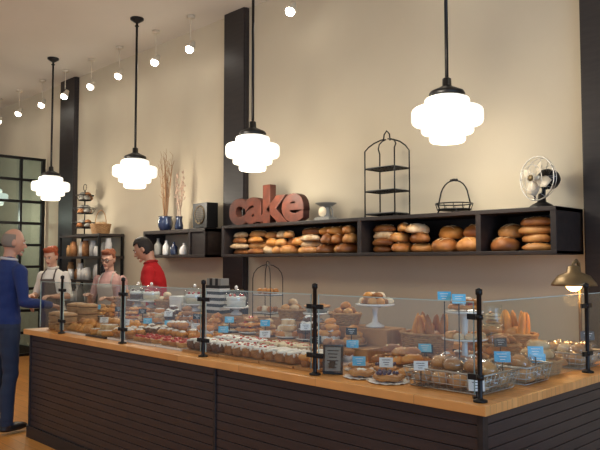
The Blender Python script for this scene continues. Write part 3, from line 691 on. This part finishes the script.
# ------------------------------------------------------------------ people
def person(name,loc,heading,height,shirt,pants,skin,hair,armR,armL,lean=0,longs=True,pitch=0,yaw=0,female=False,style='short',collar=None,glasses=False,apron=None):
    e=empty(name,loc); e.rotation_euler=(0,0,heading); S=height/1.75; e.scale=(S,S,S)
    mS=mat(name+'_top',shirt,.85,bump=.1,scale=80); mP=mat(name+'_trousers',pants,.85,bump=.1,scale=90); mK=mat(name+'_skin',skin,.5); mSh=mat(name+'_shoes',(.012,.01,.01),.4); mH=mat(name+'_hair',hair,.7,bump=.4,scale=60)
    def ln(p): p=Vector(p); return Vector((p.x,p.y+lean*max(0,p.z-.95),p.z-abs(lean)*.15*max(0,p.z-.95)))
    b=MB(); k=mS; wd=.90 if female else 1
    rings=[(.84,.13,.10),(.90,.165,.125),(.97,.168,.125),(1.06,.145,.112),(1.18,.155,.118),(1.30,.178,.125),(1.38,.178,.112),(1.43,.14,.09),(1.465,.085,.07),(1.49,.055,.058)]
    n=20; vs=[];fs=[]
    for z,rx,ry in rings:
        for i in range(n):
            a=2*math.pi*i/n; bust=.03*math.exp(-((z-1.27)/.07)**2)*max(0,math.sin(a)) if female else 0
            vs.append(ln((rx*wd*math.cos(a),ry*math.sin(a)+bust,z)))
    for j in range(len(rings)-1):
        for i in range(n): fs.append((j*n+i,j*n+(i+1)%n,(j+1)*n+(i+1)%n,(j+1)*n+i))
    fs.append(tuple(range(n))[::-1]); fs.append(tuple((len(rings)-1)*n+i for i in range(n))); b.add(vs,fs,k)
    segs=[]
    def limb(P,rr,lab):
        tube(b,P,rr,k,14)
        for p,r in zip(P,rr): sph(b,p,(r,r,r),k,12,8)
        for i in range(len(P)-1): segs.append((Vector(P[i]),Vector(P[i+1]),(rr[i]+rr[i+1])/2,lab if isinstance(lab,str) else lab[i]))
    for s in(-1,1):
        limb([(s*.085,0,.90),(s*.098,.012,.50),(s*.10,-.012,.34),(s*.105,-.02,.09)],[.092,.064,.062,.052],'P')
        sph(b,(s*.11,.045,.045),(.048,.135,.045),k,14,10,flat=True); sph(b,(s*.108,-.02,.07),(.045,.055,.05),k,12,8); segs.append((Vector((s*.11,-.03,.035)),Vector((s*.11,.13,.035)),.045,'F'))
    for s,arm in((1,armR),(-1,armL)):
        sh=ln((s*.185*wd,-.005,1.385)); el=Vector(arm[0]); wr=Vector(arm[1]); mid=(sh+el)/2
        limb([sh,mid,el],[.062*wd,.054*wd,.046*wd],['S','S' ])
        m2=el.lerp(wr,.3); limb([el,m2,wr],[.045*wd if longs else .042,.046*wd if longs else .040,.034 if longs else .027],'S' if longs else 'K')
        d=(Vector(arm[2])).normalized(); nrm=Vector(arm[3]).normalized(); nrm=(nrm-d*nrm.dot(d)).normalized(); sd=d.cross(nrm)
        pc=wr+d*.05
        Mx=Matrix((( d.x,sd.x,nrm.x,pc.x),(d.y,sd.y,nrm.y,pc.y),(d.z,sd.z,nrm.z,pc.z),(0,0,0,1)))
        sph(b,(0,0,0),(.052,.042,.017),k,14,8,Mx,ex=.75); segs.append((wr+d*.02,pc+d*.04,.04,'K'))
        for q,(off,l) in enumerate(((-.030,.068),(-.010,.078),(.011,.072),(.030,.056))):
            p0=pc+d*.035+sd*off; p1=p0+(d*.95-nrm*.3).normalized()*(l*.5+.012); p2=p1+(d*.75-nrm*.65).normalized()*l*.32; p3=p2+(d*.4-nrm*.9).normalized()*l*.27
            limb([p0,p1,p2,p3],[.0105,.010,.009,.0075],'K')
        t0=pc-d*.02-sd*.03*s*1; t1=t0+(d*.5-sd*.8*s-nrm*.2).normalized()*.04; t2=t1+(d*.9-sd*.25*s-nrm*.3).normalized()*.035
        limb([t0,t1,t2],[.014,.012,.009],'K')
    nb=ln((0,.0,1.45)); hc0=ln((0,.02,1.64)); nk=ln((0,.012,1.545))
    RH=Matrix.Translation(nk)@Matrix.Rotation(yaw,4,'Z')@Matrix.Rotation(-pitch,4,'X')@Matrix.Translation(-nk)
    limb([nb,nk,nk+Vector((0,.0,.03))],[.056,.052,.05],'K')
    def hf(p):
        x,y,z=p
        if z<0: x*=1-.28*(-z)**1.5; y=y*(1-.10*(-z)) + (.10*(-z) if y>-.2 else .12*(-z))
        if y>.5 : y=.5+(y-.5)*.80
        if y<0 and z>-.2: y*=1.06
        return Vector((x,y,z))
    HX=RH@Matrix.Translation(hc0)
    sph(b,(0,0,0),(.076,.096,.118),k,22,16,HX,fn=hf)
    for P,rr in (([(0,.083,.012),(0,.098,-.012),(0,.108,-.028)],[.009,.011,.013]),([(0,.092,-.034),(.012,.088,-.036)],[.008,.007]),([(0,.092,-.034),(-.012,.088,-.036)],[.008,.007]),([(-.035,.078,.024),(0,.089,.022),(.035,.078,.024)],[.009,.009,.009]),([(-.018,.079,-.060),(0,.087,-.060),(.018,.079,-.060)],[.008,.009,.008]),([(-.012,.072,-.095),(0,.078,-.098),(.012,.072,-.095)],[.014,.016,.014])):
        tube(b,P,rr,k,8,X=HX)
        for p,r in zip(P,rr): sph(b,p,(r,r,r),k,8,6,HX)
    for s in(-1,1):
        sph(b,(s*.078,-.008,-.008),(.010,.018,.030),k,10,8,HX)
    hc=HX@Vector((0,0,0)); segs.append((hc-Vector((0,0,.03)),hc+Vector((0,0,.03)),.12,'K')); 
    o=b.obj('tmpbody'); r=o.modifiers.new('r','REMESH'); r.mode='VOXEL'; r.voxel_size=.0065; r.use_smooth_shade=True
    s_=o.modifiers.new('s','SMOOTH'); s_.iterations=3; s_.factor=.5
    bpy.context.view_layer.update(); me=bpy.data.meshes.new_from_object(o.evaluated_get(bpy.context.evaluated_depsgraph_get())); bpy.data.objects.remove(o)
    me.materials.clear()
    for m in (mS,mP,mK,mSh): me.materials.append(m)
    segs+= [(ln((0,0,1.0)),ln((0,0,1.38)),.14,'S'),(ln((-.13*wd,0,1.395)),ln((.13*wd,0,1.395)),.075,'S'),(ln((-.07,0,1.0)),ln((-.07,0,1.3)),.12,'S'),(ln((.07,0,1.0)),ln((.07,0,1.3)),.12,'S'),(nb+Vector((0,0,.03)),nk,.055,'K')]
    idx={'S':0,'P':1,'K':2,'F':3}; out=[]
    NV=len(me.vertices); cf=[0.0]*(NV*3); me.vertices.foreach_get('co',cf)
    nf_=[0.0]*(NV*3); me.vertices.foreach_get('normal',nf_)
    for q in range(NV):
        X_,Y_,Z_=cf[3*q:3*q+3]
        if .12<Z_<1.44 and abs(X_)<.30 and Y_<.20:
            dd=.007*noise.noise(Vector((X_*9,Y_*9,Z_*16+loc[0])))
            for w_ in range(3): cf[3*q+w_]+=nf_[3*q+w_]*dd
    me.vertices.foreach_set('co',cf); me.update()
    for p in me.polygons:
        c=p.center; best=9;lab='S'
        for a,c2,rad,l in segs:
            ab=c2-a; t=max(0,min(1,(c-a).dot(ab)/max(1e-9,ab.length_squared))); dd=(c-(a+ab*t)).length-rad
            if dd<best: best=dd;lab=l
        if lab in 'SP' and c.z<1.02 and abs(c.x)<.2 and abs(c.y)<.2: lab='P' if c.z<.93 else 'S'
        if c.z<.075: lab='F'
        out.append(idx[lab])
    me.polygons.foreach_set('material_index',out); me.polygons.foreach_set('use_smooth',[True]*len(out)); me.update()
    ob=bpy.data.objects.new('body',me); COL.objects.link(ob); ob.parent=e
    b=MB(); mE=mat(name+'_eye',(.75,.72,.68),.2); mI=mat(name+'_iris',(.02,.012,.008),.2); mL=mat(name+'_lips',(skin[0]*.75,skin[1]*.38,skin[2]*.36),.4)
    for s in(-1,1):
        sph(b,(s*.030,.079,.004),(.014,.010,.008),mE,10,8,HX); sph(b,(s*.030,.087,.004),(.006,.004,.006),mI,8,6,HX)
        tube(b,[(s*.014,.094,.026),(s*.032,.090,.031),(s*.050,.076,.024)],[.003,.004,.002],mH,6,X=HX)
        tube(b,[(s*.016,.088,.010),(s*.030,.089,.014),(s*.044,.080,.009)],[.0015,.002,.0015],mI,5,X=HX)
        if glasses:
            ring(b,(s*.033,.100,.004),.024,.003,'iron',18,HX,'Y'); tube(b,[(s*.055,.098,.006),(s*.080,.02,.004)],.0022,'iron',5,X=HX)
    if glasses: tube(b,[(-.012,.102,.006),(.012,.102,.006)],.0022,'iron',5,X=HX)
    tube(b,[(-.024,.080,-.061),(-.010,.093,-.057),(0,.095,-.059),(.010,.093,-.057),(.024,.080,-.061)],[.002,.005,.005,.005,.002],mL,6,X=HX)
    tube(b,[(-.020,.082,-.066),(0,.094,-.068),(.020,.082,-.066)],[.002,.005,.002],mL,6,X=HX)
    b.obj('face',e)
    b=MB(); th={'short':1.055,'buzz':1.02,'up':1.08}[style]
    vs=[];fs=[];seg=30;rg=22; keep=[]
    for j in range(rg+1):
        t=math.pi*j/rg
        for i in range(seg):
            a=2*math.pi*i/seg; p=hf(Vector((math.sin(t)*math.cos(a),math.sin(t)*math.sin(a),math.cos(t))))
            q=th*(1+.05*noise.noise(Vector((p.x*5,p.y*5,p.z*5)))*(0.3 if style=='buzz' else 1) + (.05 if p.z>.5 and style!='buzz' else 0))
            vs.append((p.x*.076*q,p.y*.096*q,p.z*.118*q))
            if style=='buzz': keep.append((p.y<.10 and -.5<p.z<.62))   # balding crown, close-cropped sides and back
            else:
                low=-.55 if style=='short' else -.5
                keep.append((p.z>.42) or (p.y<.05 and p.z>low) or (p.y<.35 and p.z>.1))
    for j in range(rg):
        for i in range(seg):
            f=(j*seg+i,(j+1)*seg+i,(j+1)*seg+(i+1)%seg,j*seg+(i+1)%seg)
            if all(keep[q] for q in f): fs.append(f)
    b.add(vs,fs,mH,True,HX)
    if style=='up': sph(b,(0,-.10,.07),(.05,.045,.05),mH,14,10,HX,nz=.2); sph(b,(0,.055,.105),(.055,.04,.03),mH,14,10,HX,nz=.2)
    h_=b.obj('hair',e); m_=h_.modifiers.new('s','SOLIDIFY'); m_.thickness=.006; m_.offset=-.5
    if collar:
        b=MB(); c=ln((0,.005,1.485)); P=[(c.x+.064*math.cos(a),c.y+.064*math.sin(a),c.z+.004*math.sin(a*2)-.012*math.sin(a)) for a in [i*math.pi/12 for i in range(24)]]
        tube(b,P,.012,mat(name+'_collar',collar,.8),8,True); b.obj('collar',e)
    if apron:
        mA=mat(name+'_apron',apron,.85,bump=.1,scale=60); b=MB(); vs=[];fs=[]; zs=[.55,.75,.90,.97,1.06,1.18,1.28,1.34]; nn=12
        for z in zs:
            ang=.95 if z<1.1 else .62-.5*(z-1.1)
            rx,ry=(.20,.165) if z<1.0 else (.18,.150)
            if z>1.2: rx,ry=.195,.172
            for i in range(nn+1):
                a=math.pi/2+ang*(i/nn*2-1)*1.2; vs.append(ln((rx*wd*math.cos(a),ry*math.sin(a),z)))
        for j in range(len(zs)-1):
            for i in range(nn): fs.append((j*(nn+1)+i,j*(nn+1)+i+1,(j+1)*(nn+1)+i+1,(j+1)*(nn+1)+i))
        b.add(vs,fs,mA)
        for s in(-1,1): tube(b,[ln((s*.085,.145,1.33)),ln((s*.085,.115,1.40)),ln((s*.07,.05,1.46)),ln((s*.05,-.05,1.485))],.009,mA,8)
        o=b.obj('apron',e); m_=o.modifiers.new('s','SOLIDIFY'); m_.thickness=.004
    return e
person('man_in_blue_sweater',(-6.20,2.42,0),.20,1.80,(.010,.028,.13),(.020,.032,.065),(.52,.28,.19),(.23,.19,.15),
   ((.25,.02,1.12),(.26,.27,1.08),(-.1,.95,-.2),(0,.2,1)),((-.25,.0,1.12),(-.17,.24,1.08),(.25,.95,-.2),(0,.2,1)),lean=.06,style='buzz',pitch=.12,yaw=-.40,collar=(.5,.5,.52))
person('man_in_red_shirt',(-6.08,3.95,0),2.35,1.78,(.50,.008,.012),(.02,.02,.025),(.52,.27,.17),(.015,.01,.008),
   ((.26,.05,1.12),(.16,.30,1.10),(-.2,.95,-.1),(0,.2,1)),((-.26,.05,1.12),(-.14,.30,1.10),(.2,.95,-.1),(0,.2,1)),lean=.15,longs=False,pitch=.45,style='short',collar=(.30,.01,.01))
person('woman_in_white_shirt',(-8.30,3.86,0),3.75,1.69,(.80,.76,.68),(.02,.02,.025),(.60,.35,.24),(.36,.07,.02),
   ((.24,.04,1.12),(.16,.28,1.12),(-.2,.95,.1),(0,.2,1)),((-.24,.04,1.12),(-.14,.28,1.12),(.2,.95,.1),(0,.2,1)),lean=.08,longs=False,pitch=.3,female=True,style='up',collar=(.6,.57,.5),apron=(.10,.08,.07))
person('woman_in_pink_top',(-7.22,4.04,0),3.7,1.64,(.50,.30,.27),(.02,.02,.025),(.60,.35,.25),(.20,.06,.025),
   ((.24,.06,1.12),(.14,.26,1.18),(-.2,.9,.4),(0,.3,1)),((-.24,.04,1.12),(-.14,.28,1.16),(.2,.95,.2),(0,.2,1)),lean=.05,longs=False,pitch=.2,female=True,style='up',glasses=True,apron=(.45,.42,.38))
# ------------------------------------------------------------------ light & world
w=bpy.data.worlds.new('World'); sc.world=w; w.use_nodes=True; nt=w.node_tree; bg=nt.nodes['Background']
bg.inputs[0].default_value=(.76,.85,1,1); bg.inputs[1].default_value=.47
def area(name,loc,rot,sx,sy,e,c):
    L=bpy.data.lights.new(name,'AREA'); L.shape='RECTANGLE'; L.size=sx; L.size_y=sy; L.energy=e; L.color=c
    o=bpy.data.objects.new(name,L); COL.objects.link(o); o.location=loc; o.rotation_euler=rot
area('storefront_daylight',(4.8,.6,1.9),(0,math.radians(90),0),3.2,5,230,(.36,.62,1))
area('added_ceiling_fill',(-3.0,.3,CZ-.05),(math.radians(25),0,0),6,1.5,84,(1,.90,.72))  # added fill out of view to brighten the room evenly, not a fixture
area('added_ceiling_fill',(-9.0,.3,CZ-.05),(math.radians(25),0,0),5,1.5,46,(1,.90,.72))  # second added fill, for the left half of the room
# ------------------------------------------------------------------ camera
cam=bpy.data.cameras.new('camera'); co=bpy.data.objects.new('camera',cam); COL.objects.link(co); sc.camera=co
cam.sensor_width=36; cam.lens=36*682/600; cam.clip_start=.05
co.location=(0,0,1.5); co.rotation_euler=(math.radians(90+3.1),0,math.atan2(.711,.703))
